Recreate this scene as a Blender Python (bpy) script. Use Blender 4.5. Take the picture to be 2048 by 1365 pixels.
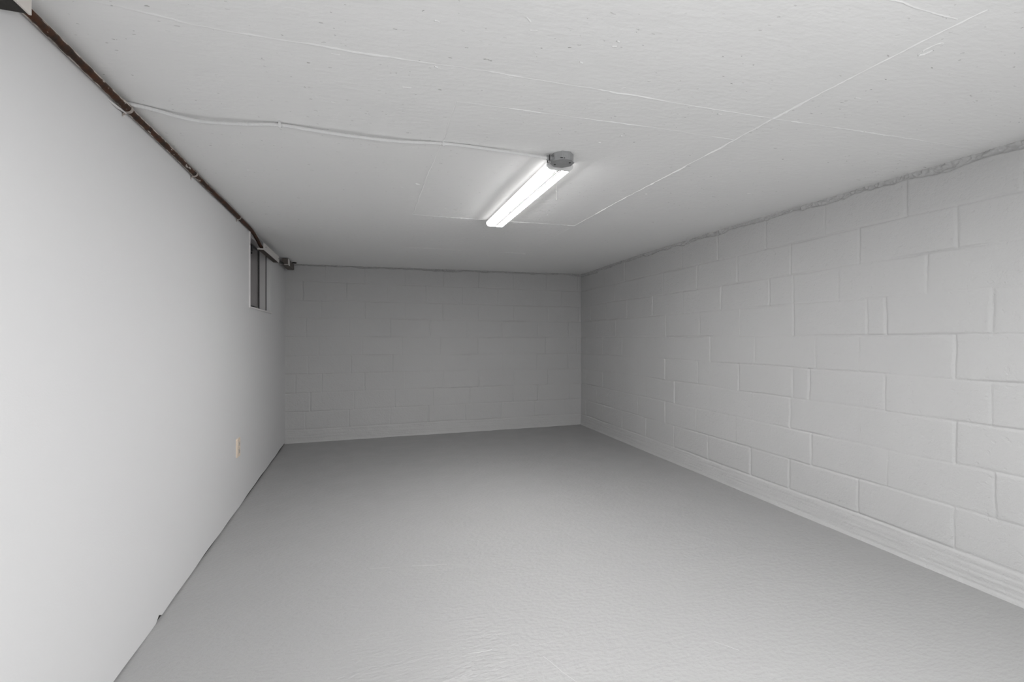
import bpy, bmesh, math, random
import numpy as np
from mathutils import Vector

for o in list(bpy.data.objects):
    bpy.data.objects.remove(o)
scn = bpy.context.scene
COL = scn.collection
random.seed(7)

# ---------------------------------------------------------------- camera
YAW = math.atan(289.0 / 917.0)              # the camera looks to the right of the room's length
cam_d = bpy.data.cameras.new('camera')
cam_d.sensor_fit = 'HORIZONTAL'
cam_d.sensor_width = 36.0
cam_d.lens = 36.0 * 917.0 / 2048.0
cam_d.shift_y = -(682.5 - 678.0) / 2048.0
cam_d.clip_start = 0.05
cam = bpy.data.objects.new('camera', cam_d)
COL.objects.link(cam)
cam.location = (0.0, 0.0, 1.13)
cam.rotation_euler = (math.pi / 2, 0, -YAW)
scn.camera = cam

# ---------------------------------------------------------------- world, lights, exposure
w = bpy.data.worlds.new('world')
scn.world = w
w.use_nodes = True
w.node_tree.nodes['Background'].inputs[0].default_value = (0.8, 0.85, 0.9, 1)
w.node_tree.nodes['Background'].inputs[1].default_value = 0.05
scn.view_settings.view_transform = 'Standard'
scn.view_settings.look = 'None'
scn.view_settings.gamma = 1.0
scn.view_settings.use_curve_mapping = False
scn.view_settings.exposure = 0.0


def area_light(name, loc, rot, sx, sy, watts, color=(1, 1, 1), spread=180):
    l = bpy.data.lights.new(name, 'AREA')
    l.shape = 'RECTANGLE'
    l.size, l.size_y = sx, sy
    l.energy = watts
    l.color = color
    l.spread = math.radians(spread)
    o = bpy.data.objects.new(name, l)
    COL.objects.link(o)
    o.location = loc
    o.rotation_euler = rot
    return o


TUBE_EMIT = 83.0
# assumed second ceiling lamp, unseen above the camera, added to light the near end
area_light('assumed_lamp_light', (0.86, 0.15, 1.92), (0, 0, 0), 0.14, 1.2, 44.5)
# unseen fill light added beside the camera to lift ceiling and walls
fl = bpy.data.lights.new('camera_fill_light', 'POINT')
fl.energy = 33.0
fl.shadow_soft_size = 0.12
flo = bpy.data.objects.new('camera_fill_light', fl)
COL.objects.link(flo)
flo.location = (0.7, -0.25, 1.25)

# ---------------------------------------------------------------- helpers


def val_noise(u, v, seed):
    """smooth value noise of arrays u, v (in cells), about -1..1"""
    rs = np.random.RandomState(seed)
    tab = rs.uniform(-1, 1, (256, 256))
    iu = np.floor(u).astype(int); iv = np.floor(v).astype(int)
    fu = u - iu; fv = v - iv
    fu = fu * fu * (3 - 2 * fu); fv = fv * fv * (3 - 2 * fv)
    a = tab[iu & 255, iv & 255]; b = tab[(iu + 1) & 255, iv & 255]
    c = tab[iu & 255, (iv + 1) & 255]; d = tab[(iu + 1) & 255, (iv + 1) & 255]
    return (a * (1 - fu) + b * fu) * (1 - fv) + (c * (1 - fu) + d * fu) * fv


def link_mesh(name, me, mats, parent=None, smooth=False):
    o = bpy.data.objects.new(name, me)
    COL.objects.link(o)
    for m in (mats if isinstance(mats, (list, tuple)) else [mats]):
        me.materials.append(m)
    if smooth:
        me.polygons.foreach_set('use_smooth', [True] * len(me.polygons))
    if parent is not None:
        o.parent = parent
        o.matrix_parent_inverse = parent.matrix_basis.inverted()
    return o


def grid_mesh(name, P, flip=False):
    """P: (nu, nv, 3) array of positions -> quad mesh"""
    nu, nv = P.shape[:2]
    me = bpy.data.meshes.new(name)
    idx = np.arange(nu * nv).reshape(nu, nv)
    q = np.stack([idx[:-1, :-1], idx[1:, :-1], idx[1:, 1:], idx[:-1, 1:]], -1).reshape(-1, 4)
    if flip:
        q = q[:, ::-1]
    nq = len(q)
    me.vertices.add(nu * nv)
    me.vertices.foreach_set('co', P.reshape(-1).astype(np.float32))
    me.loops.add(nq * 4)
    me.loops.foreach_set('vertex_index', np.ascontiguousarray(q).reshape(-1).astype(np.int32))
    me.polygons.add(nq)
    me.polygons.foreach_set('loop_start', np.arange(0, nq * 4, 4, dtype=np.int32))
    me.polygons.foreach_set('loop_total', np.full(nq, 4, dtype=np.int32))
    me.update(calc_edges=True)
    return me


def bm_mesh(name, bm):
    bmesh.ops.recalc_face_normals(bm, faces=bm.faces)
    me = bpy.data.meshes.new(name)
    bm.to_mesh(me)
    bm.free()
    return me


def box(bm, lo, hi, bevel=0.0, mat=0):
    r = bmesh.ops.create_cube(bm, size=1.0)
    vs = r['verts']
    for v in vs:
        v.co = Vector([(lo[i] + hi[i]) / 2 + v.co[i] * (hi[i] - lo[i]) for i in range(3)])
    fs = {f for v in vs for f in v.link_faces}
    for f in fs:
        f.material_index = mat
    if bevel > 0:
        es = list({e for v in vs for e in v.link_edges})
        bmesh.ops.bevel(bm, geom=es, offset=bevel, segments=2, affect='EDGES', profile=0.5)
    return vs


def ring_frames(path):
    pts = [Vector(p) for p in path]
    out = []
    up0 = Vector((0, 0, 1))
    for i, p in enumerate(pts):
        t = (pts[min(i + 1, len(pts) - 1)] - pts[max(i - 1, 0)]).normalized()
        up = up0 if abs(t.z) < 0.95 else Vector((1, 0, 0))
        a = t.cross(up).normalized()
        b = a.cross(t).normalized()
        out.append((p, a, b))
    return out


def tube(bm, path, rad, seg=12, cap=True):
    """rad: number or list per point"""
    rings = []
    for i, (p, a, b) in enumerate(ring_frames(path)):
        r = rad[i] if isinstance(rad, (list, tuple)) else rad
        rings.append([bm.verts.new(p + a * (r * math.cos(2 * math.pi * k / seg)) + b * (r * math.sin(2 * math.pi * k / seg))) for k in range(seg)])
    for i in range(len(rings) - 1):
        for k in range(seg):
            bm.faces.new((rings[i][k], rings[i][(k + 1) % seg], rings[i + 1][(k + 1) % seg], rings[i + 1][k]))
    if cap:
        bm.faces.new(rings[0])
        bm.faces.new(list(reversed(rings[-1])))


def prism_y(bm, prof, y0, y1, bevel=0.0):
    """closed profile of (x, z) extruded along y"""
    a = [bm.verts.new((x, y0, z)) for x, z in prof]
    b = [bm.verts.new((x, y1, z)) for x, z in prof]
    n = len(prof)
    fs = [bm.faces.new(a), bm.faces.new(list(reversed(b)))]
    for i in range(n):
        fs.append(bm.faces.new((a[i], b[i], b[(i + 1) % n], a[(i + 1) % n])))
    if bevel > 0:
        es = list({e for f in fs for e in f.edges})
        bmesh.ops.bevel(bm, geom=es, offset=bevel, segments=2, affect='EDGES', profile=0.5)


def disc(bm, c, axis, r, h, seg=16):
    """short cylinder from c along axis by h"""
    tube(bm, [Vector(c), Vector(c) + Vector(axis).normalized() * h], r, seg)


def smooth_path(pts, n):
    """Catmull-Rom through pts"""
    P = [Vector(p) for p in pts]
    P = [P[0] * 2 - P[1]] + P + [P[-1] * 2 - P[-2]]
    out = []
    for i in range(1, len(P) - 2):
        for k in range(n):
            t = k / n
            a, b, c, d = P[i - 1], P[i], P[i + 1], P[i + 2]
            out.append(0.5 * ((2 * b) + (c - a) * t + (2 * a - 5 * b + 4 * c - d) * t * t + (3 * b - a - 3 * c + d) * t ** 3))
    out.append(P[-2])
    return out


def thing(name, label, cat, loc, group=None):
    o = bpy.data.objects.new(name, None)
    COL.objects.link(o)
    o.location = loc
    o.empty_display_size = 0.1
    tag(o, label, cat, group)
    return o


def tag(o, label, cat=None, group=None):
    o['label'] = label
    if cat:
        o['category'] = cat
    if group:
        o['group'] = group


def structure(o, label=None, cat=None):
    o['kind'] = 'structure'
    if label:
        o['label'] = label
    if cat:
        o['category'] = cat
    return o


# ---------------------------------------------------------------- materials
def mat(name, color, rough=0.5, metal=0.0, spec=0.5):
    m = bpy.data.materials.new(name)
    m.use_nodes = True
    b = m.node_tree.nodes['Principled BSDF']
    b.inputs['Base Color'].default_value = (*color, 1)
    b.inputs['Roughness'].default_value = rough
    b.inputs['Metallic'].default_value = metal
    b.inputs['Specular IOR Level'].default_value = spec
    return m


class NT:
    def __init__(self, m):
        self.t = m.node_tree
        self.b = self.t.nodes['Principled BSDF']
        self.co = self.t.nodes.new('ShaderNodeNewGeometry').outputs['Position']

    def n(self, typ, **kw):
        nd = self.t.nodes.new(typ)
        for k, v in kw.items():
            if k.startswith('_'):
                setattr(nd, k[1:], v)
            else:
                key = int(k[1:]) if k[0] == 'i' and k[1:].isdigit() else k.replace('_', ' ')
                s = nd.inputs[key]
                if hasattr(v, 'is_linked'):
                    self.t.links.new(v, s)
                else:
                    s.default_value = v
        return nd

    def scaled(self, sx, sy, sz):
        return self.n('ShaderNodeVectorMath', _operation='MULTIPLY', i0=self.co, i1=(sx, sy, sz)).outputs[0]

    def noise(self, scale, detail=3, vec=None, rough=0.5):
        return self.n('ShaderNodeTexNoise', Vector=vec if vec is not None else self.co, Scale=scale, Detail=detail, Roughness=rough).outputs[0]

    def ramp(self, fac, a, b, ca=(0, 0, 0, 1), cb=(1, 1, 1, 1)):
        r = self.n('ShaderNodeValToRGB', Fac=fac)
        r.color_ramp.elements[0].position = a; r.color_ramp.elements[0].color = ca
        r.color_ramp.elements[1].position = b; r.color_ramp.elements[1].color = cb
        return r.outputs[0]

    def mix(self, fac, a, b):
        m = self.t.nodes.new('ShaderNodeMix')
        m.data_type = 'RGBA'
        for s, v in ((m.inputs[0], fac), (m.inputs[6], a), (m.inputs[7], b)):
            if hasattr(v, 'is_linked'):
                self.t.links.new(v, s)
            else:
                s.default_value = v
        return m.outputs[2]

    def math(self, op, a, b):
        return self.n('ShaderNodeMath', _operation=op, i0=a, i1=b).outputs[0]

    def bump(self, h, dist, strength=1.0, normal=None):
        nd = self.n('ShaderNodeBump', Height=h, Distance=dist, Strength=strength)
        if normal is not None:
            self.t.links.new(normal, nd.inputs['Normal'])
        return nd.outputs[0]

    def set(self, key, v):
        if hasattr(v, 'is_linked'):
            self.t.links.new(v, self.b.inputs[key])
        else:
            self.b.inputs[key].default_value = v


GRAY = 0.54
FLOORG = 0.36
M_BLOCK = mat('painted_block', (GRAY, GRAY, GRAY), 0.62, spec=0.35)
t = NT(M_BLOCK)
h = t.bump(t.noise(55, 6, rough=0.65), 0.0042, 0.8)
h = t.bump(t.ramp(t.noise(30, 3), 0.30, 0.40), 0.0012, 0.8, h)
t.set('Normal', h)
t.set('Base Color', t.mix(t.noise(3.0, 3), (GRAY * 0.97,) * 3 + (1,), (GRAY * 1.03,) * 3 + (1,)))

M_FLOOR = mat('painted_concrete_floor', (FLOORG, FLOORG, FLOORG), 0.42, spec=0.4)
t = NT(M_FLOOR)
n1 = t.noise(14, 3, t.scaled(0.8, 1.3, 1))
n2 = t.noise(58, 5, t.scaled(0.7, 1.2, 1))
h = t.bump(n1, 0.010, 0.35)
h = t.bump(n2, 0.0042, 0.9, h)
t.set('Normal', h)
t.set('Roughness', t.ramp(t.noise(5, 3), 0.3, 0.7, (0.40,) * 3 + (1,), (0.5,) * 3 + (1,)))

M_FLOOR_SCUFF = mat('scuffed_floor_paint', (0.42, 0.42, 0.42), 0.6)
M_FLOOR_BARE = mat('bare_floor_patch', (0.50, 0.44, 0.38), 0.8)

WHITE = 0.89
M_CEIL = mat('painted_concrete_ceiling', (WHITE, WHITE, WHITE), 0.7, spec=0.3)
t = NT(M_CEIL)
v = t.scaled(0.45, 1.0, 1.0)
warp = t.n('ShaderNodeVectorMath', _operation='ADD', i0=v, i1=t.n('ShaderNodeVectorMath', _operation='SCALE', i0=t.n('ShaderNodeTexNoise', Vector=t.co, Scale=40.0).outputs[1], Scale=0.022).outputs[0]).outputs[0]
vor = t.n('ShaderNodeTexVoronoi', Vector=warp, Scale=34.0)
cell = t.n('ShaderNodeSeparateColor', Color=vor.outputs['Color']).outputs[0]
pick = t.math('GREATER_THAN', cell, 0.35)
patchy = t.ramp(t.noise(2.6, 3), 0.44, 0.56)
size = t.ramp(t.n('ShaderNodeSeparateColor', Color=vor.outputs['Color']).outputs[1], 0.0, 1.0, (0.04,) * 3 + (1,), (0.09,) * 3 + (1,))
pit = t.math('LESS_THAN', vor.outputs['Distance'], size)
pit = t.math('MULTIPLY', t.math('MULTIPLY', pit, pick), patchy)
h = t.bump(t.noise(9, 4, v), 0.012, 0.28)
h = t.bump(t.noise(60, 4, v), 0.0028, 0.6, h)
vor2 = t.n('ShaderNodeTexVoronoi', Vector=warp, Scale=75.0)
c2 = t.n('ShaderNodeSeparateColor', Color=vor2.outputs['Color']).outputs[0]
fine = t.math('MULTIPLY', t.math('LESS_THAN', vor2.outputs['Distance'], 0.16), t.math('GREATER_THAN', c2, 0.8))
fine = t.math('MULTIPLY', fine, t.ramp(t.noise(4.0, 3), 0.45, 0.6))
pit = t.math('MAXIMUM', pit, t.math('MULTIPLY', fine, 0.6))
h = t.bump(t.math('MULTIPLY', pit, -1.0), 0.004, 0.8, h)
t.set('Normal', h)
t.set('Base Color', t.mix(t.math('MULTIPLY', pit, 0.65), (WHITE, WHITE, WHITE * 0.995, 1), (0.33, 0.32, 0.31, 1)))  # pits darkened in colour: shade inside them plus bare concrete

DRYW = 0.72
M_DRYWALL = mat('painted_drywall', (DRYW, DRYW, DRYW * 1.008), 0.55, spec=0.35)
t = NT(M_DRYWALL)
t.set('Normal', t.bump(t.noise(160, 3), 0.0008, 0.35))
M_MORTAR = M_BLOCK
M_DARKVOID = mat('gap_shade_strip', (0.025, 0.023, 0.021), 0.9)

M_RUST = mat('rusty_iron', (0.05, 0.02, 0.01), 0.65, 0.0, 0.4)
t = NT(M_RUST)
c = t.mix(t.ramp(t.noise(22, 5), 0.35, 0.68), (0.020, 0.010, 0.005, 1), (0.072, 0.023, 0.006, 1))
c = t.mix(t.ramp(t.noise(140, 3), 0.55, 0.7), c, (0.03, 0.017, 0.012, 1))
g = t.t.nodes.new('ShaderNodeNewGeometry')
dt = t.n('ShaderNodeVectorMath', _operation='DOT_PRODUCT', i0=g.outputs['True Normal'], i1=(0.70, 0.0, -0.714)).outputs['Value']
dtn = t.math('ADD', dt, t.math('MULTIPLY', t.math('SUBTRACT', t.noise(35, 3, t.scaled(1, 0.5, 1)), 0.5), 0.9))
lap = t.ramp(dtn, 0.54, 0.62, (1, 1, 1, 1), (0, 0, 0, 1))
fleck = t.ramp(t.noise(60, 2, t.scaled(1, 0.28, 1)), 0.665, 0.69)
yy = t.n('ShaderNodeSeparateXYZ', Vector=t.co).outputs[1]
worn = t.n('ShaderNodeMapRange', Value=yy, i1=2.3, i2=3.2, i3=1.0, i4=0.0).outputs[0]
paint = t.math('MULTIPLY', t.math('MAXIMUM', lap, fleck), worn)
t.set('Base Color', t.mix(paint, c, (0.55, 0.50, 0.46, 1)))
t.set('Normal', t.bump(t.noise(120, 4), 0.002, 0.5))

M_BLACKPIPE = mat('black_iron', (0.018, 0.015, 0.013), 0.5)
M_CABLE = mat('white_painted_cable', (0.78, 0.78, 0.78), 0.5)
M_GALV = mat('galvanized_steel', (0.42, 0.43, 0.44), 0.48, 0.55)
t = NT(M_GALV)
t.set('Base Color', t.mix(t.noise(60, 4), (0.36, 0.365, 0.37, 1), (0.5, 0.505, 0.51, 1)))
M_DARKSTEEL = mat('dark_screw_steel', (0.09, 0.09, 0.09), 0.4, 0.7)
M_WHITEPLASTIC = mat('white_enamel', (0.82, 0.82, 0.82), 0.35)
M_CREAM = mat('cream_plastic', (0.80, 0.68, 0.56), 0.35)
M_CREAM2 = mat('cream_socket_face', (0.60, 0.54, 0.48), 0.4)
M_SLOT = mat('dark_slot', (0.03, 0.03, 0.03), 0.6)
M_VINYL = mat('window_vinyl', (0.62, 0.61, 0.61), 0.45)
M_TRIM = mat('window_casing_paint', (0.76, 0.74, 0.74), 0.5)
M_TROUGH = mat('pale_painted_steel', (0.66, 0.64, 0.62), 0.5)
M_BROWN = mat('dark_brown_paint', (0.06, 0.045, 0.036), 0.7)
M_BOARD = mat('pale_painted_board', (0.66, 0.62, 0.58), 0.6)
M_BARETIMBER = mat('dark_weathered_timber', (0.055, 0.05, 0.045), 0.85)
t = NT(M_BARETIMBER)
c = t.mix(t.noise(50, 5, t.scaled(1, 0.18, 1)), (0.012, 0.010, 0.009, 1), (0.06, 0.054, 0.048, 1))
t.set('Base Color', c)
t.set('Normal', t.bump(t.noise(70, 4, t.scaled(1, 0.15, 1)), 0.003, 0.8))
M_CORD = mat('pull_cord', (0.75, 0.74, 0.68), 0.7)

M_TUBE = mat('lit_lamp_tube', (0.9, 0.9, 0.9), 0.3)
t = NT(M_TUBE)
t.set('Emission Color', (1.0, 0.985, 0.97, 1))
t.set('Emission Strength', TUBE_EMIT)

M_SIDE = mat('glowing_lamp_skirt', (0.8, 0.8, 0.8), 0.4)
t = NT(M_SIDE)
t.set('Emission Color', (1.0, 0.985, 0.97, 1))
t.set('Emission Strength', 3.0)  # glow added to the lamp skirts to brighten the ceiling beside them
M_SEAM = mat('grey_lamp_seam', (0.62, 0.60, 0.59), 0.8, spec=0.1)
M_GLASS = mat('greyed_glass', (0.36, 0.34, 0.34), 0.12)  # pane greyed in its colour, in place of faint daylight behind it
t = NT(M_GLASS)
t.set('Transmission Weight', 0.25)
t.set('IOR', 1.45)
t.set('Roughness', t.ramp(t.noise(20, 4), 0.3, 0.7, (0.08,) * 3 + (1,), (0.25,) * 3 + (1,)))

# ---------------------------------------------------------------- room outline (metres; x = right, y = along the room)
BL = np.array((-0.8468, 5.4405)); BR = np.array((2.6912, 5.5054))
RDIR = np.array((2.63515 - 2.69121, 1.1927 - 5.50537)); RDIR /= np.hypot(*RDIR)
BDIR = (BR - BL) / np.hypot(*(BR - BL)); BLEN = float(np.hypot(*(BR - BL)))
Y_NEAR = -2.5


def wall_x(y):                       # face of the left wall
    return -0.7922 + (y - 1.8311) * (-0.8468 + 0.7922) / (5.4405 - 1.8311)


def right_x(y):
    return 2.6912 + (y - 5.5054) * (2.63515 - 2.69121) / (1.1927 - 5.50537)


CY = [-2.5, 1.36, 1.67, 2.08, 2.53, 3.2, 4.14, 5.5]
CZ = [1.972, 1.974, 1.978, 1.982, 1.992, 1.998, 2.000, 1.984]


def ceil_z(x, y):
    return 1.940 + (np.interp(y, CY, CZ) - 1.940) * np.clip((np.asarray(x) + 0.8) / 3.45, 0, 1)


def ceil_h(x, y):
    x = np.asarray(x, float); y = np.asarray(y, float)
    return ceil_z(x, y) + 0.0022 * val_noise(x / 0.35, y / 0.35, 11)


# ---------------------------------------------------------------- strips: thin raised lines left in paint or concrete
def ridge_strip(bm, pts, width, height, zfun, sign, seed, matidx=0, step=0.012, gaps=0.25):
    """half-round ridge along a polyline of (x, y); sign -1 hangs below a ceiling, +1 stands on a floor"""
    rs = np.random.RandomState(seed)
    P = np.array(pts, float)
    seg = np.hypot(*(P[1:] - P[:-1]).T)
    L = np.concatenate([[0], np.cumsum(seg)])
    n = max(3, int(L[-1] / step))
    s = np.linspace(0, L[-1], n)
    x = np.interp(s, L, P[:, 0]); y = np.interp(s, L, P[:, 1])
    wob = 0.0022 * val_noise(s / 0.05, s * 0 + seed, seed) + 0.0008 * rs.uniform(-1, 1, n)
    dx = np.gradient(x); dy = np.gradient(y); l = np.hypot(dx, dy)
    nx, ny = -dy / l, dx / l
    amp = np.clip(0.62 + 0.75 * val_noise(s / 0.13, s * 0 + 3.3, seed + 1) + 0.42 * rs.uniform(-1, 1, n), 0.30, 1.4)
    prof = ((-1.0, -0.35), (-0.55, 0.75), (0.0, 1.0), (0.55, 0.75), (1.0, -0.35))
    rows = []
    for i in range(n):
        row = []
        for a, hgt in prof:
            ww = width * 0.5 * (0.6 + 0.5 * amp[i])
            px = x[i] + nx[i] * (a * ww + wob[i]); py = y[i] + ny[i] * (a * ww + wob[i])
            row.append(bm.verts.new((px, py, float(zfun(px, py)) + sign * height * hgt * amp[i])))
        rows.append(row)
    for i in range(n - 1):
        for k in range(4):
            f = bm.faces.new((rows[i][k], rows[i + 1][k], rows[i + 1][k + 1], rows[i][k + 1]))
            f.material_index = matidx
            f.smooth = True


def add_grid(bm, P, flip, matidx=0):
    nu, nv = P.shape[:2]
    vs = [[bm.verts.new(P[i, j]) for j in range(nv)] for i in range(nu)]
    for i in range(nu - 1):
        for j in range(nv - 1):
            q = (vs[i][j], vs[i + 1][j], vs[i + 1][j + 1], vs[i][j + 1])
            f = bm.faces.new(q[::-1] if flip else q)
            f.material_index = matidx
            f.smooth = True


# ---------------------------------------------------------------- ceiling
bm = bmesh.new()
ys = np.linspace(Y_NEAR, 5.62, 150); us = np.linspace(0, 1, 70)
P = np.zeros((len(ys), len(us), 3))
for i, y in enumerate(ys):
    x0, x1 = wall_x(y) - 0.25, right_x(y) + 0.12
    x = x0 + (x1 - x0) * us
    P[i, :, 0] = x; P[i, :, 1] = y
    P[i, :, 2] = ceil_h(x, y + x * 0)
add_grid(bm, P, False)
CEIL_LINES = [
    ([[-0.64, 1.357], [-0.582, 1.356], [-0.488, 1.37], [-0.432, 1.382], [-0.3, 1.383], [-0.126, 1.38], [0.021, 1.378], [0.177, 1.374], [0.392, 1.367]], 0.011, 0.0022),
    ([[0.392, 1.367], [0.735, 1.361], [1.133, 1.361], [1.461, 1.358], [1.845, 1.346], [2.262, 1.332], [2.5, 1.329]], 0.008, 0.0026),
    ([[1.492, 0.742], [1.476, 0.939], [1.466, 1.171], [1.461, 1.358], [1.470, 1.556], [1.467, 2.248], [1.483, 3.14]], 0.010, 0.0048),
    ([[1.483, 3.14], [1.48, 4.123]], 0.007, 0.0012),
    ([[0.295, 1.57], [0.486, 1.565], [0.84, 1.556], [1.125, 1.551], [1.469, 1.552]], 0.006, 0.0022),
    ([[0.295, 1.57], [0.298, 1.894], [0.288, 2.255], [0.288, 2.822], [0.287, 3.094]], 0.006, 0.0012),
    ([[0.285, 3.107], [0.539, 3.121], [0.777, 3.121], [1.08, 3.122], [1.483, 3.14]], 0.012, 0.0042),
    ([[0.279, 4.241], [0.735, 4.262], [1.5, 4.322]], 0.014, 0.0040),
    ([[1.0, 0.793], [1.235, 0.791], [1.463, 0.789]], 0.006, 0.0016),
]
for k, (pts, wd, ht) in enumerate(CEIL_LINES):
    ridge_strip(bm, pts, wd, ht, ceil_h, -1, 40 + k)
ov = [(1.543 + 0.012 * math.cos(a) * 1.0, 0.895 + 0.028 * math.sin(a)) for a in np.linspace(0, 5.6, 24)]
ridge_strip(bm, ov, 0.008, 0.003, ceil_h, -1, 77, step=0.004)
# small lumps and drips of paint
rs = np.random.RandomState(5)
for k in range(150):
    x = rs.uniform(-0.7, 2.5); y = rs.uniform(1.1, 4.9)
    a = rs.normal(0.15, 0.35); ln = rs.uniform(0.008, 0.03)
    ridge_strip(bm, [(x, y), (x + ln * math.cos(a) * 0.5, y + ln * math.sin(a) * 0.5), (x + ln * math.cos(a), y + ln * math.sin(a))],
                rs.uniform(0.004, 0.008), rs.uniform(0.001, 0.0028), ceil_h, -1, 300 + k, step=0.006)
me = bpy.data.meshes.new('ceiling'); bm.to_mesh(me); bm.free()
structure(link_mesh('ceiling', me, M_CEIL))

# ---------------------------------------------------------------- floor
bm = bmesh.new()
ys = np.linspace(Y_NEAR, 5.62, 160); us = np.linspace(0, 1, 80)
P = np.zeros((len(ys), len(us), 3))


def floor_h(x, y):
    return 0.0016 * val_noise(np.asarray(x) / 0.30, np.asarray(y) / 0.45, 21) + 0.0007 * val_noise(np.asarray(x) / 0.11, np.asarray(y) / 0.16, 22)


for i, y in enumerate(ys):
    x0, x1 = wall_x(y) - 0.25, right_x(y) + 0.12
    x = x0 + (x1 - x0) * us
    P[i, :, 0] = x; P[i, :, 1] = y; P[i, :, 2] = floor_h(x, y + 0 * x)
add_grid(bm, P, True)
for k, (pts, wd, ht) in enumerate((
        ([[0.211, 2.321], [0.379, 2.284]], 0.006, 0.0010), ([[0.012, 2.363], [0.106, 2.339]], 0.006, 0.0008),
        ([[0.342, 1.614], [0.432, 1.613]], 0.005, 0.0010), ([[0.596, 1.523], [0.651, 1.383], [0.68, 1.3]], 0.005, 0.0012),
        ([[0.587, 1.582], [0.658, 1.585]], 0.004, 0.0008), ([[1.235, 1.407], [1.284, 1.339]], 0.004, 0.0010))):
    ridge_strip(bm, pts, wd, ht, floor_h, 1, 140 + k, matidx=1, step=0.008)
me = bpy.data.meshes.new('floor'); bm.to_mesh(me); bm.free()
structure(link_mesh('floor', me, [M_FLOOR, M_FLOOR_SCUFF, M_FLOOR_BARE]))

# ---------------------------------------------------------------- concrete block walls (relief modelled as a height field)
BEDS = [0.140, 0.336, 0.540, 0.742, 0.942, 1.149, 1.354, 1.552, 1.756]
R_HEADS = [
    [0.15, 0.60, 1.051, 1.51, 1.96, 2.405, 2.846, 3.169, 3.621, 4.066],
    [0.45, 0.902, 1.37, 1.828, 2.265, 2.709, 3.328, 3.776, 4.218],
    [0.15, 0.60, 1.056, 1.519, 1.968, 2.425, 2.867, 3.178, 3.629, 4.074],
    [0.45, 0.895, 1.37, 1.828, 2.283, 2.736, 3.198, 3.316, 3.763, 4.204],
    [0.15, 0.60, 1.05, 1.51, 1.968, 2.431, 2.887, 3.361, 3.623, 4.071],
    [0.45, 0.907, 1.38, 1.842, 2.303, 2.747, 3.206, 3.669, 3.768, 4.210],
    [0.274, 0.689, 1.15, 1.624, 2.084, 2.552, 3.011, 3.201, 3.511, 3.957],
    [0.421, 0.88, 1.359, 1.803, 2.273, 2.721, 3.183, 3.629, 4.078],
    [0.65, 1.10, 1.58, 2.072, 2.518, 2.982, 3.42, 3.866, 4.31],
]
B_HEADS = [
    [0.201, 0.65, 1.10, 1.534, 1.98, 2.43, 2.88, 3.30],
    [0.25, 0.704, 1.147, 1.59, 2.035, 2.59, 2.926, 3.37],
    [0.103, 0.365, 0.814, 1.266, 1.71, 2.155, 2.606, 3.07],
    [0.227, 0.672, 1.121, 1.569, 2.01, 2.448, 2.909, 3.35],
    [0.334, 0.789, 1.228, 1.68, 2.139, 2.59, 3.035],
    [0.208, 0.65, 1.096, 1.55, 2.0, 2.448, 2.926, 3.36],
    [0.36, 0.82, 1.271, 1.71, 2.15, 2.60, 3.064],
    [0.174, 0.62, 1.07, 1.51, 1.948, 2.399, 2.869, 3.263],
    [0.396, 0.818, 1.27, 1.72, 2.15, 2.601, 3.05],
]


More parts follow.
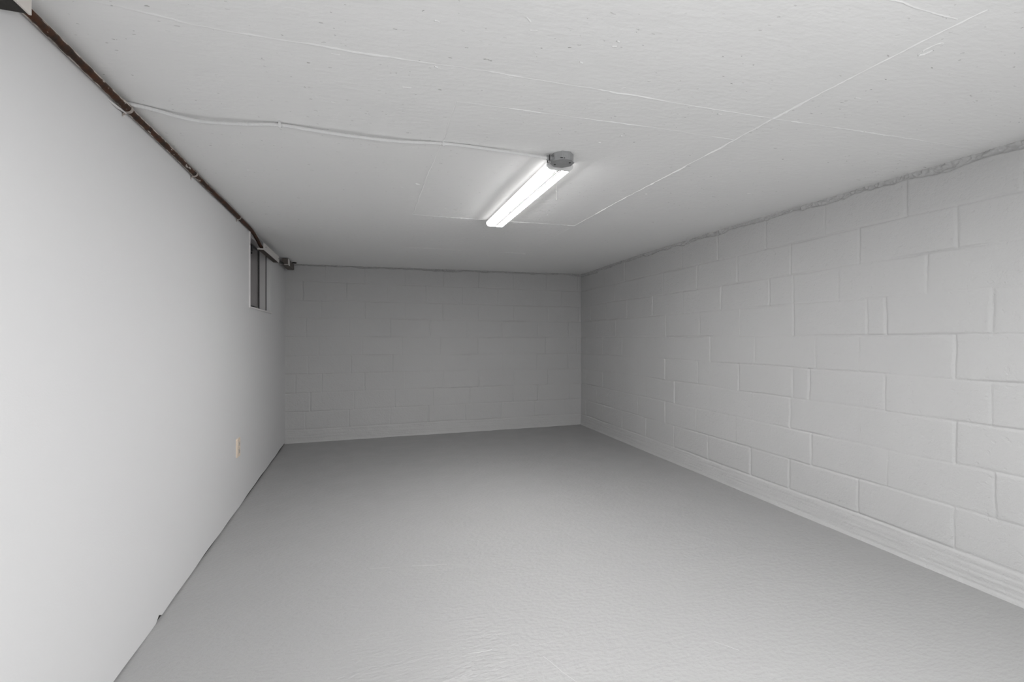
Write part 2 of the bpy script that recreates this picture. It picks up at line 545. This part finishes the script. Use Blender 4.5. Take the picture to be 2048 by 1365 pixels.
def block_wall(name, origin, direction, normal, svals, heads, ztop, seed, band, joint):
    """relief d > 0 comes out of the wall along normal"""
    zv = np.concatenate([np.arange(-0.02, 2.03, 0.0044)])
    S, Z = np.meshgrid(svals, zv, indexing='ij')
    top = ztop(S)
    d = 0.0012 * val_noise(S / 0.22, Z / 0.22, seed) + 0.0005 * val_noise(S / 0.05, Z / 0.05, seed + 1)
    fade = np.clip(0.62 + 0.75 * val_noise(S / 0.33, Z / 0.17, seed + 2), 0.30, 1.25)
    # course joints
    for k, zb in enumerate(BEDS):
        zz = zb + 0.0045 * val_noise(S / 0.30, S * 0 + k * 7.3, seed + 3) + 0.0015 * val_noise(S / 0.06, S * 0 + k * 3.1, seed + 4)
        wd = 0.0052 * (1 + 0.35 * val_noise(S / 0.2, S * 0 + k * 5.7, seed + 5))
        d -= joint * fade * np.exp(-((Z - zz) / wd) ** 2)
    # head joints and a slightly different plane for every block
    rs = np.random.RandomState(seed)
    ext = list(BEDS) + [2.2]
    for k in range(len(BEDS)):
        inrow = (Z >= ext[k]) & (Z < ext[k + 1])
        hs = list(heads[k])
        while hs[-1] < svals[-1]:
            hs.append(hs[-1] + 0.445)
        edges = [-1.0] + hs + [99]
        for a, b in zip(edges[:-1], edges[1:]):
            off = rs.normal(0, 0.0006); tl = rs.normal(0, 0.002)
            m = inrow & (S >= a) & (S < b)
            if m.any():
                d[m] += off + tl * (S[m] - (max(a, 0) + min(b, svals[-1])) / 2)
        m0 = np.clip((Z - ext[k] + 0.004) / 0.008, 0, 1) * np.clip((ext[k + 1] - Z + 0.004) / 0.008, 0, 1)
        for hx in hs:
            st = rs.choice((0.45, 0.8, 1.1, 1.3))
            ss = hx + 0.003 * val_noise(Z / 0.07, Z * 0 + hx * 9, seed + 6) + 0.0012 * val_noise(Z / 0.02, Z * 0 + hx * 9, seed + 7)
            wd = 0.0054 * rs.uniform(0.8, 1.3)
            d -= joint * 1.05 * st * (0.5 + 0.5 * fade) * m0 * np.exp(-((S - ss) / wd) ** 2)
    # parged footing strip along the floor, coming out a little at the bottom
    fb = BEDS[0] - 0.004 + 0.004 * val_noise(S / 0.3, S * 0, seed + 3)
    f = np.clip((fb - Z) / 0.14, 0, 1)
    foot = np.where(Z < fb, 0.0012 + 0.0105 * f + 0.004 * np.clip((0.02 - Z) / 0.02, 0, 1)
                    + 0.0012 * val_noise(S / 0.25, Z / 0.010, seed + 8) + 0.0016 * val_noise(S / 0.06, Z / 0.05, seed + 9), 0)
    d = d + foot * np.clip((fb - Z) / 0.008, 0, 1)
    # crumbly mortar squeezed in under the ceiling slab
    bw = band + 0.012 * val_noise(S / 0.11, S * 0 + 2.2, seed + 10) + 0.006 * val_noise(S / 0.03, S * 0 + 4.4, seed + 11)
    inb = np.clip((Z - (top - bw)) / 0.006, 0, 1)
    rough = 0.007 * val_noise(S / 0.020, Z / 0.013, seed + 12) + 0.009 * val_noise(S / 0.0095, Z / 0.0085, seed + 13)
    d = d * (1 - inb) + inb * (-0.014 + rough)
    P = np.zeros(S.shape + (3,))
    P[..., 0] = origin[0] + direction[0] * S + normal[0] * d
    P[..., 1] = origin[1] + direction[1] * S + normal[1] * d
    P[..., 2] = Z
    return P


svr = np.concatenate([np.arange(-0.03, 4.75, 0.0046), np.arange(4.75, 8.05, 0.03)])
RN_ = np.array((RDIR[1], -RDIR[0]))            # into the room (towards -x)
if RN_[0] > 0:
    RN_ = -RN_
ztop_r = lambda S: np.interp(BR[1] + RDIR[1] * S, CY, CZ)
P = block_wall('wall_right', BR, RDIR, RN_, svr, R_HEADS, ztop_r, 101, 0.036, 0.0070)
structure(link_mesh('wall_right', grid_mesh('wall_right', P, flip=True), M_BLOCK, smooth=True))
svb = np.arange(-0.10, BLEN + 0.03, 0.0050)
BN_ = np.array((BDIR[1], -BDIR[0]))
if BN_[1] > 0:
    BN_ = -BN_
ztop_b = lambda S: 1.940 + 0.044 * np.clip(S / BLEN, 0, 1)
P = block_wall('wall_back', BL, BDIR, BN_, svb, B_HEADS, ztop_b, 202, 0.022, 0.0064)
structure(link_mesh('wall_back', grid_mesh('wall_back', P, flip=False), M_BLOCK, smooth=True))

# ---------------------------------------------------------------- left wall: painted board on a frame, with the window opening
WY0, WY1, WZ0, WZ1 = 3.755, 4.597, 1.368, 1.935
bm = bmesh.new()
rs = np.random.RandomState(9)
yb = list(np.arange(Y_NEAR, 5.46, 0.03))
gapz = lambda y: float(np.interp(y, [1.8, 3.0, 4.4], [0.006, 0.009, 0.013])) + 0.0025 * math.sin(y * 5.1) + 0.002 * math.sin(y * 13.7 + 1) + (0.018 if abs(y - 2.184) < 0.02 else 0)
T = 0.012


def wv(x, y, z):
    return bm.verts.new((x, y, z))


def panel(y0, y1, z0, z1):
    """front, back and edges of one rectangle of board"""
    a = [(wall_x(y0), y0, z0), (wall_x(y1), y1, z0), (wall_x(y1), y1, z1), (wall_x(y0), y0, z1)]
    f = [wv(*p) for p in a]
    bm.faces.new(f)


# lower strip with its uneven bottom edge
for y0, y1 in zip(yb[:-1], yb[1:]):
    a = wv(wall_x(y0), y0, gapz(y0)); b = wv(wall_x(y1), y1, gapz(y1))
    c2 = wv(wall_x(y1), y1, 0.10); d2 = wv(wall_x(y0), y0, 0.10)
    bm.faces.new((a, b, c2, d2))
    a2 = wv(wall_x(y0) - T, y0, gapz(y0)); b2 = wv(wall_x(y1) - T, y1, gapz(y1))
    bm.faces.new((a, a2, b2, b))
YE = yb[-1]
panel(Y_NEAR, WY0, 0.10, 2.0)
panel(WY0, WY1, 0.10, WZ0)
panel(WY0, WY1, WZ1, 2.0)
panel(WY1, YE, 0.10, 2.0)
# returns of the opening
XB = -0.868
for (p, q) in (((WY0, WZ0), (WY1, WZ0)), ((WY1, WZ0), (WY1, WZ1)), ((WY1, WZ1), (WY0, WZ1)), ((WY0, WZ1), (WY0, WZ0))):
    bm.faces.new((wv(wall_x(p[0]), p[0], p[1]), wv(wall_x(q[0]), q[0], q[1]), wv(XB - 0.09, q[0], q[1]), wv(XB - 0.09, p[0], p[1])))
bmesh.ops.remove_doubles(bm, verts=bm.verts, dist=0.0002)
bmesh.ops.recalc_face_normals(bm, faces=bm.faces)
# near-black strip behind the board, shade of the gap put into its colour
f = bm.faces.new([wv(wall_x(Y_NEAR) - 0.005, Y_NEAR, -0.01), wv(wall_x(5.5) - 0.005, 5.5, -0.01), wv(wall_x(5.5) - 0.005, 5.5, 0.04), wv(wall_x(Y_NEAR) - 0.005, Y_NEAR, 0.04)])
f.material_index = 1
me = bpy.data.meshes.new('wall_left'); bm.to_mesh(me); bm.free()
structure(link_mesh('wall_left', me, [M_DRYWALL, M_DARKVOID]))

# near end wall, behind the camera, with an assumed doorway opening
bm = bmesh.new()
for lo, hi in (((-1.1, Y_NEAR - 0.12, 0), (-0.08, Y_NEAR, 2.02)), ((1.58, Y_NEAR - 0.12, 0), (3.0, Y_NEAR, 2.02)), ((-0.08, Y_NEAR - 0.12, 1.88), (1.58, Y_NEAR, 2.02))):
    box(bm, lo, hi)
structure(link_mesh('wall_front', bm_mesh('wall_front', bm), M_BLOCK))

# ---------------------------------------------------------------- window
win = bpy.data.objects.new('window_1', None); COL.objects.link(win)
win.location = (-0.9, (WY0 + WY1) / 2, WZ0)
structure(win, 'small basement window recessed high in the left wall', 'window')
bm = bmesh.new()      # vinyl frame
XF0, XF1 = -0.925, -0.869
fw = 0.035
for lo, hi in (((XF0, WY0, WZ0), (XF1, WY0 + fw, WZ1)), ((XF0, WY1 - 0.006, WZ0), (XF1, WY1, WZ1)), ((XF0, WY0, WZ0), (XF1, WY1, WZ0 + 0.012)), ((XF0, WY0, WZ1 - 0.012), (XF1, WY1, WZ1))):
    box(bm, lo, hi, 0.002)
link_mesh('window_frame', bm_mesh('window_frame', bm), M_VINYL, win)
bm = bmesh.new()      # sash
s0, s1, q0, q1 = WY0 + 0.04, WY1 - 0.002, WZ0 + 0.018, WZ1 - 0.018
for lo, hi in (((-0.945, s0, q0), (-0.918, s0 + 0.04, q1)), ((-0.965, s1 - 0.012, q0), (-0.937, s1, q1)), ((-0.945, s0 + 0.04, q0), (-0.926, s1 - 0.03, q0 + 0.012)), ((-0.965, s0 + 0.04, q1 - 0.03), (-0.937, s1 - 0.03, q1))):
    box(bm, lo, hi, 0.002)
sash = link_mesh('sash', bm_mesh('sash', bm), M_VINYL, win)
bm = bmesh.new()
box(bm, (-0.936, s0 + 0.035, q0 + 0.025), (-0.931, s1 - 0.001, q1 - 0.002))
link_mesh('pane', bm_mesh('pane', bm), M_GLASS, win)
bm = bmesh.new()      # latch and its arm at the top of the sash
box(bm, (-0.930, 4.31, 1.906), (-0.918, 4.50, 1.914), 0.001)
box(bm, (-0.930, 4.30, 1.868), (-0.916, 4.325, 1.914), 0.002)
disc(bm, (-0.931, 4.315, 1.850), (1, 0, 0), 0.010, 0.012)
lt = link_mesh('latch', bm_mesh('latch', bm), M_DARKSTEEL, win); lt['label'] = 'dark metal latch'
for x0, x1 in ((-0.9295, -0.9215), (-0.8725, -0.8665)):      # black strips painting in the shade of the gaps at the far jamb
    bm = bmesh.new()
    box(bm, (x0, WY1 - 0.0075, WZ0 + 0.004), (x1, WY1 + 0.002, WZ1))
    sg = link_mesh('gap_strip', bm_mesh('gap_strip', bm), M_SLOT, win); sg['label'] = 'dark strip for gap shade'
bm = bmesh.new()      # casing bead around the opening, standing proud of the wall
box(bm, (wall_x(WY0) - 0.004, WY0 - 0.006, WZ0 - 0.012), (wall_x(WY0) + 0.009, WY0 + 0.004, WZ1 + 0.005), 0.002)
box(bm, (wall_x(WY0) - 0.014, WY0 + 0.004, WZ0 - 0.012), (wall_x(WY0) + 0.002, WY1 + 0.004, WZ0 + 0.001), 0.001)
link_mesh('casing', bm_mesh('casing', bm), M_TRIM, win)
bm = bmesh.new()      # the well outside
box(bm, (-1.45, WY0 - 0.3, WZ0 - 0.2), (-1.40, WY1 + 0.3, WZ1 + 0.3))
for lo, hi in (((-1.40, WY0 - 0.3, WZ0 - 0.2), (-0.97, WY0 - 0.25, WZ1 + 0.3)), ((-1.40, WY1 + 0.25, WZ0 - 0.2), (-0.97, WY1 + 0.3, WZ1 + 0.3)), ((-1.40, WY0 - 0.3, WZ0 - 0.25), (-0.97, WY1 + 0.3, WZ0 - 0.2))):
    box(bm, lo, hi)
structure(link_mesh('window_well', bm_mesh('window_well', bm), M_BLOCK))

# ---------------------------------------------------------------- iron pipe along the corner
PIPE_R = 0.0125
PX = lambda y: wall_x(y) + PIPE_R + 0.001
PZ = lambda y: float(np.interp(y, [1.2, 1.5, 2.1, 3.1, 3.7], [1.906, 1.911, 1.917, 1.922, 1.924]))
pts = [(PX(y), y, PZ(y)) for y in np.arange(1.30, 3.70, 0.1)]
bend = [(PX(3.70), 3.70, 1.924), (PX(3.80), 3.80, 1.919), (-0.808, 3.90, 1.903), (-0.806, 3.98, 1.882), (-0.805, 4.04, 1.864), (-0.805, 4.12, 1.856)]
path = smooth_path(pts[:-1] + bend, 5)
path = [p + Vector((0.0006 * math.sin(p.y * 9), 0, 0.001 * math.sin(p.y * 6.3))) for p in path]
pipe = thing('iron_pipe', 'long rusty brown pipe running along the top of the left wall under the ceiling', 'pipe', (PX(1.3), 1.3, PZ(1.3)))
bm = bmesh.new()
tube(bm, path, PIPE_R, 20)
link_mesh('pipe_run', bm_mesh('pipe_run', bm), M_RUST, pipe, True)
bm = bmesh.new()
tube(bm, [(PX(y), y, PZ(y)) for y in (1.835, 1.838, 1.870, 1.873)], [0.0126, 0.0145, 0.0145, 0.0126], 20)
cp = link_mesh('coupling', bm_mesh('coupling', bm), M_RUST, pipe, True)

M_STRAP = mat('paint_splashed_strap', (0.42, 0.37, 0.34), 0.6)
STRAPS = [(1.882, 'bent pipe strap nailed to the left wall beside the white cable end', 0.034), (2.541, 'paint splashed pipe strap halfway along the rusty pipe', 0.016),
          (3.388, 'small pipe strap on the rusty pipe close to the window', 0.014)]
for (y, lab, tail) in STRAPS:
    st = thing('pipe_strap', lab, 'pipe strap', (wall_x(y), y, PZ(y)), 'straps holding the rusty pipe')
    bm = bmesh.new()
    arc = []
    cx, cz, r = PX(y), PZ(y), PIPE_R + 0.0012
    for a in np.linspace(math.radians(110), math.radians(-100), 16):
        arc.append((cx + r * math.cos(a), cz + r * math.sin(a)))
    arc += [(wall_x(y) + 0.006, cz - PIPE_R - 0.004), (wall_x(y) + 0.0015, cz - PIPE_R - 0.010), (wall_x(y) + 0.0015, cz - PIPE_R - 0.010 - min(tail, 0.016) * 0.5)]
    hw = 0.0065
    prev = None
    for (x, z) in arc:
        row = [bm.verts.new((x, y - hw, z)), bm.verts.new((x, y + hw, z))]
        if prev:
            bm.faces.new((prev[0], prev[1], row[1], row[0]))
        prev = row
    me = bm_mesh('strap_band', bm)
    ob = link_mesh('strap_band', me, M_STRAP, st)
    md = ob.modifiers.new('solid', 'SOLIDIFY'); md.thickness = 0.0016; md.offset = 1
    bm = bmesh.new()
    if tail > 0.03:
        tube(bm, [(wall_x(y) + 0.001, y - 0.10, cz - 0.018), (wall_x(y) + 0.006, y - 0.05, cz - 0.020), (wall_x(y) + 0.010, y, cz - 0.017)], [0.002, 0.004, 0.002], 8)
    disc(bm, (wall_x(y), y, cz - PIPE_R - 0.010 - min(tail, 0.016) * 0.35), (1, 0, 0), 0.004, 0.0055, 10)
    n = link_mesh('nail', bm_mesh('nail', bm), M_TRIM, st)
    n['label'] = 'pale painted nail'

# ---------------------------------------------------------------- trough the pipe drops into, and the bracket beyond it
tr = thing('pipe_trough', 'pale grey angle trough on the wall in front of the window, holding the pipe end', 'trough', (-0.81, 4.35, 1.835))
bm = bmesh.new()
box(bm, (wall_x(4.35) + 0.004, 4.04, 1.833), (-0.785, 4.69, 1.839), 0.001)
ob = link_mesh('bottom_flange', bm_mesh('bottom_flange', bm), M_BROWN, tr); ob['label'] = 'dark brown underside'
bm = bmesh.new()
box(bm, (wall_x(4.35) + 0.004, 4.034, 1.832), (-0.778, 4.040, 1.843), 0.001)
link_mesh('front_lip', bm_mesh('front_lip', bm), M_TROUGH, tr)
bm = bmesh.new()
box(bm, (-0.785, 4.04, 1.834), (-0.778, 4.69, 1.888), 0.001)
link_mesh('side_flange', bm_mesh('side_flange', bm), M_TROUGH, tr)
for yy in (4.10, 4.64):
    bm = bmesh.new()
    disc(bm, (-0.7775, yy, 1.862), (1, 0, 0), 0.004, 0.002, 10)
    link_mesh('rivet', bm_mesh('rivet', bm), M_DARKSTEEL, tr)
bm = bmesh.new()
stub = smooth_path([(-0.805, 4.12, 1.8555), (-0.805, 4.5, 1.855), (-0.802, 4.75, 1.862), (-0.798, 5.02, 1.876)], 6)
tube(bm, stub, 0.0115, 14)
pc = link_mesh('pipe_end', bm_mesh('pipe_end', bm), M_BLACKPIPE, pipe, True); pc['label'] = 'dark far end of the pipe'

bk = thing('pipe_bracket', 'dull grey bracket box in the far left corner under the ceiling, past the trough', 'bracket', (-0.78, 5.2, 1.87))
bm = bmesh.new()
box(bm, (wall_x(5.1) + 0.006, 5.03, 1.868), (-0.752, 5.036, 1.874), 0.001)
box(bm, (-0.757, 5.03, 1.868), (-0.751, 5.12, 1.93), 0.001)
link_mesh('bracket_plate', bm_mesh('bracket_plate', bm), M_TROUGH, bk)
bm = bmesh.new()
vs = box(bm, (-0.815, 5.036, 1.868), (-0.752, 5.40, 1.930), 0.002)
ob = link_mesh('bracket_box', bm_mesh('bracket_box', bm), mat('dark_grey_steel', (0.13, 0.115, 0.105), 0.75), bk)  # box body a darker grey than the plate
bm = bmesh.new()
tube(bm, [(-0.760, 5.34, 1.945), (-0.738, 5.335, 1.945), (-0.724, 5.33, 1.945)], [0.013, 0.0175, 0.0175], 16, cap=True)
tube(bm, [(-0.7262, 5.33, 1.945), (-0.7225, 5.33, 1.945)], 0.008, 12)
e = link_mesh('plug', bm_mesh('plug', bm), M_BLACKPIPE, bk, True); e['label'] = 'black round plug'

# ---------------------------------------------------------------- boxed timber in the near left corner
tb = thing('boxed_timber', 'short boxed timber with dark bare underside above the near end of the rusty pipe', 'timber', (-0.75, 0.8, 1.85))
bm = bmesh.new()
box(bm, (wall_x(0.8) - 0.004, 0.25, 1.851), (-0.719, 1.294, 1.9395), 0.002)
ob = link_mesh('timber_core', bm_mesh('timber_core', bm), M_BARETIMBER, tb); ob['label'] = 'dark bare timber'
bm = bmesh.new()
box(bm, (-0.7185, 0.25, 1.850), (-0.713, 1.2955, 1.9395), 0.001)
ob = link_mesh('side_board', bm_mesh('side_board', bm), M_BOARD, tb); ob['label'] = 'pale painted side board'

# ---------------------------------------------------------------- cable on the ceiling
CXY = [(-0.792, 1.880), (-0.778, 1.884), (-0.736, 1.9), (-0.698, 1.916), (-0.657, 1.929), (-0.585, 1.942), (-0.503, 1.936), (-0.418, 1.925), (-0.315, 1.914),
       (-0.211, 1.916), (-0.066, 1.920), (0.127, 1.924), (0.302, 1.911), (0.436, 1.907), (0.593, 1.910), (0.733, 1.911), (0.788, 1.909)]
SAG = [0.004, 0.002, 0.001, 0.002, 0.006, 0.009, 0.009, 0.007, 0.0015, 0.006, 0.010, 0.008, 0.001, 0.003, 0.006, 0.010, 0.015]
CR = 0.0068
cpts = [(x, y, float(ceil_z(x, y)) - CR - s) for (x, y), s in zip(CXY, SAG)]
dense = smooth_path(cpts, 24)
# armour: the winding shows as fine rings
L = [0.0]
for a, b in zip(dense[:-1], dense[1:]):
    L.append(L[-1] + (b - a).length)
n = int(L[-1] / 0.0025)
sx = np.linspace(0, L[-1], n)
arr = np.array([tuple(p) for p in dense])
arm = [(np.interp(s, L, arr[:, 0]), np.interp(s, L, arr[:, 1]), np.interp(s, L, arr[:, 2])) for s in sx]
cable = thing('armored_cable', 'white painted ribbed cable running across the ceiling from the rusty pipe to the junction box', 'cable', arm[0])
bm = bmesh.new()
tube(bm, arm, [CR + (0.0003 if i % 4 < 2 else -0.0004) for i in range(n)], 10)
link_mesh('cable_armor', bm_mesh('cable_armor', bm), M_CABLE, cable, True)
for (cx, cy, lab) in ((-0.315, 1.914, 'white painted staple over the ceiling cable, nearer the rusty pipe'), (0.302, 1.911, 'white painted staple over the ceiling cable at the slab seam, nearer the junction box')):
    zc = float(ceil_z(cx, cy))
    bm = bmesh.new()
    arc = [(-0.017, 0.0)] + [(-0.0085, -0.001)] + [(0.0085 * math.cos(a), -CR - 0.0015 + 0.0085 * math.sin(a)) for a in np.linspace(math.pi, 2 * math.pi, 9)] + [(0.0085, -0.001), (0.017, 0.0)]
    prev = None
    for (dy, dz) in arc:
        row = [bm.verts.new((cx - 0.0045, cy + dy, zc + dz - 0.0006)), bm.verts.new((cx + 0.0045, cy + dy, zc + dz - 0.0006))]
        if prev:
            bm.faces.new((prev[0], prev[1], row[1], row[0]))
        prev = row
    ob = link_mesh('cable_staple', bm_mesh('cable_staple', bm), M_CABLE)
    md = ob.modifiers.new('solid', 'SOLIDIFY'); md.thickness = 0.0022
    tag(ob, lab, 'staple', 'staples holding the ceiling cable')

# ---------------------------------------------------------------- junction box
JX, JY = 0.838, 1.905
JZ1 = float(ceil_z(JX, JY)) + 0.002
JZ0 = 1.9215
jb = thing('junction_box', 'grey eight sided steel junction box on the ceiling at the near end of the lamp', 'junction box', (JX, JY, JZ1))
ap = 0.047
bm = bmesh.new()
ro = ap / math.cos(math.pi / 8)
vs0, vs1 = [], []
for k in range(8):
    a = math.pi / 8 + k * math.pi / 4
    vs0.append(bm.verts.new((JX + ro * math.cos(a), JY + ro * math.sin(a), JZ0 + 0.004)))
    vs1.append(bm.verts.new((JX + ro * math.cos(a), JY + ro * math.sin(a), JZ1)))
fs = [bm.faces.new(vs0), bm.faces.new(vs1)]
for k in range(8):
    fs.append(bm.faces.new((vs0[k], vs0[(k + 1) % 8], vs1[(k + 1) % 8], vs1[k])))
bmesh.ops.bevel(bm, geom=list({e for f in fs for e in f.edges}), offset=0.003, segments=2, affect='EDGES', profile=0.5)
link_mesh('box_body', bm_mesh('box_body', bm), M_GALV, jb)
bm = bmesh.new()
ro2 = (ap + 0.003) / math.cos(math.pi / 8)
a0 = [bm.verts.new((JX + ro2 * math.cos(math.pi / 8 + k * math.pi / 4), JY + ro2 * math.sin(math.pi / 8 + k * math.pi / 4), JZ0)) for k in range(8)]
a1 = [bm.verts.new((v.co.x, v.co.y, JZ0 + 0.0035)) for v in a0]
bm.faces.new(a0); bm.faces.new(list(reversed(a1)))
for k in range(8):
    bm.faces.new((a0[k], a0[(k + 1) % 8], a1[(k + 1) % 8], a1[k]))
cov = link_mesh('cover_plate', bm_mesh('cover_plate', bm), M_GALV, jb)
for (sx_, sy_) in ((0.028, -0.02), (-0.028, 0.02)):
    bm = bmesh.new(); disc(bm, (JX + sx_, JY + sy_, JZ0 + 0.0005), (0, 0, -1), 0.0045, 0.003, 12)
    link_mesh('screw', bm_mesh('screw', bm), M_DARKSTEEL, cov)
zk = (JZ0 + JZ1) / 2 + 0.001
for a in (-90, -45, 0, 45, 90):
    ar = math.radians(a)
    dv = Vector((math.cos(ar), math.sin(ar), 0))
    c0 = Vector((JX, JY, zk)) + dv * (ap - 0.0005)
    bm = bmesh.new()
    tube(bm, [c0, c0 + dv * 0.0008, c0 + dv * 0.0016], [0.0125, 0.0125, 0.0100], 20)
    link_mesh('knockout', bm_mesh('knockout', bm), M_GALV, jb, False)
# slots along the lower edge facing the camera
bm = bmesh.new()
for q in (-0.016, -0.009, 0.0):
    box(bm, (JX - 0.010 + q - 0.0024, JY - ap - 0.0010, JZ0 + 0.0045), (JX - 0.010 + q + 0.0024, JY - ap + 0.002, JZ0 + 0.0075))
ob = link_mesh('slot', bm_mesh('slot', bm), M_SLOT, jb); ob['label'] = 'dark slots'
# cable connector
cn0 = Vector((JX - ap, JY + 0.003, JZ0 + 0.018))
bm = bmesh.new()
tube(bm, [cn0, cn0 + Vector((-0.005, 0, 0))], 0.0155, 6)
tube(bm, [cn0 + Vector((-0.005, 0, 0)), cn0 + Vector((-0.026, 0, 0))], 0.0105, 16)
cnn = link_mesh('cable_connector', bm_mesh('cable_connector', bm), M_GALV, jb)
bm = bmesh.new()
for dy in (-0.0125, 0.0125):
    tube(bm, [cn0 + Vector((-0.018, dy, 0.010)), cn0 + Vector((-0.018, dy, -0.012)), cn0 + Vector((-0.018, dy, -0.015))], [0.0025, 0.0025, 0.0045], 8)
link_mesh('clamp_screw', bm_mesh('clamp_screw', bm), M_DARKSTEEL, cnn)

# ---------------------------------------------------------------- twin tube ceiling lamp
LX = 0.857
LY0, LY1 = 1.968, 3.125
LZ1 = float(ceil_z(LX, 2.5)) - 0.001
LZB = 1.921
sl = thing('shop_light', 'lit white twin tube strip light fixed to the ceiling', 'ceiling light', (LX, (LY0 + LY1) / 2, LZ1))
bm = bmesh.new()
zt0 = LZ1
prism_y(bm, [(LX - 0.046, zt0), (LX + 0.046, zt0), (LX + 0.0605, LZB + 0.027), (LX + 0.0605, LZB + 0.021), (LX - 0.0605, LZB + 0.021), (LX - 0.0605, LZB + 0.027)], LY0 + 0.01, LY1 - 0.01, 0.0006)
link_mesh('housing', bm_mesh('housing', bm), M_WHITEPLASTIC, sl)
for sgn in (-1, 1):
    bm = bmesh.new()
    xa, xb = sorted((LX + sgn * 0.0607, LX + sgn * 0.0635))
    box(bm, (xa, LY0 + 0.012, LZB + 0.009), (xb, LY1 - 0.012, LZB + 0.027), 0.0006)
    link_mesh('glow_skirt', bm_mesh('glow_skirt', bm), M_SIDE, sl)
bm = bmesh.new()
prism_y(bm, [(LX - 0.007, LZB + 0.022), (LX - 0.005, LZB + 0.001), (LX + 0.005, LZB + 0.001), (LX + 0.007, LZB + 0.022)], LY0 + 0.012, LY1 - 0.012)
link_mesh('center_ridge', bm_mesh('center_ridge', bm), M_WHITEPLASTIC, sl)
for sgn in (-1, 1):
    bm = bmesh.new()
    box(bm, (LX + sgn * 0.0105 - 0.003, LY0 + 0.02, LZB - 0.0005), (LX + sgn * 0.0105 + 0.003, LY1 - 0.05, LZB + 0.004))
    sm = link_mesh('seam', bm_mesh('seam', bm), M_SEAM, sl); sm['label'] = 'grey seam beside the lit tube'
    prof = []
    for a in np.linspace(math.pi, 2 * math.pi, 13):
        prof.append((LX + sgn * 0.0370 + 0.0225 * math.cos(a), LZB + 0.0215 + 0.0205 * math.sin(a)))
    bm = bmesh.new()
    prism_y(bm, prof, LY0 + 0.014, LY1 - 0.014)
    link_mesh('lamp_tube', bm_mesh('lamp_tube', bm), M_TUBE, sl)
for (y0, y1) in ((LY0, LY0 + 0.016), (LY1 - 0.016, LY1)):
    bm = bmesh.new()
    prism_y(bm, [(LX - 0.052, zt0), (LX + 0.052, zt0), (LX + 0.066, LZB + 0.022), (LX + 0.066, LZB + 0.010), (LX + 0.050, LZB - 0.003), (LX - 0.050, LZB - 0.003), (LX - 0.066, LZB + 0.010), (LX - 0.066, LZB + 0.022)], y0, y1, 0.002)
    link_mesh('end_cap', bm_mesh('end_cap', bm), M_WHITEPLASTIC, sl)
bm = bmesh.new()
tube(bm, [(0.843, 1.986, LZB), (0.8432, 1.986, 1.86), (0.843, 1.986, 1.785)], 0.0011, 8)
tube(bm, [(0.843, 1.986, 1.787), (0.843, 1.986, 1.784), (0.843, 1.986, 1.779)], [0.0012, 0.0022, 0.0016], 8)
ob = link_mesh('pull_cord', bm_mesh('pull_cord', bm), M_CORD, sl); ob['label'] = 'thin pale pull cord'

# ---------------------------------------------------------------- wall outlet
oy, oz = 3.42, 0.413
ox = wall_x(oy)
ot = thing('wall_outlet', 'cream double power outlet low on the left wall', 'outlet', (ox, oy, oz))
bm = bmesh.new()
box(bm, (ox - 0.002, oy - 0.037, oz - 0.060), (ox + 0.009, oy + 0.037, oz + 0.060), 0.0025)
link_mesh('cover_plate', bm_mesh('cover_plate', bm), M_CREAM, ot)
for dz in (0.024, -0.024):
    bm = bmesh.new()
    box(bm, (ox + 0.007, oy - 0.017, oz + dz - 0.014), (ox + 0.0115, oy + 0.017, oz + dz + 0.014), 0.003)
    so = link_mesh('socket', bm_mesh('socket', bm), M_CREAM2, ot)
    bm = bmesh.new()
    for q in (-0.006, 0.006):
        box(bm, (ox + 0.011, oy + q - 0.001, oz + dz - 0.002), (ox + 0.0119, oy + q + 0.001, oz + dz + 0.007))
    disc(bm, (ox + 0.011, oy, oz + dz - 0.008), (1, 0, 0), 0.0022, 0.0009, 8)
    link_mesh('slot', bm_mesh('slot', bm), M_SLOT, so)
bm = bmesh.new(); disc(bm, (ox + 0.0085, oy, oz), (1, 0, 0), 0.0032, 0.0015, 10)
link_mesh('screw', bm_mesh('screw', bm), M_GALV, ot)
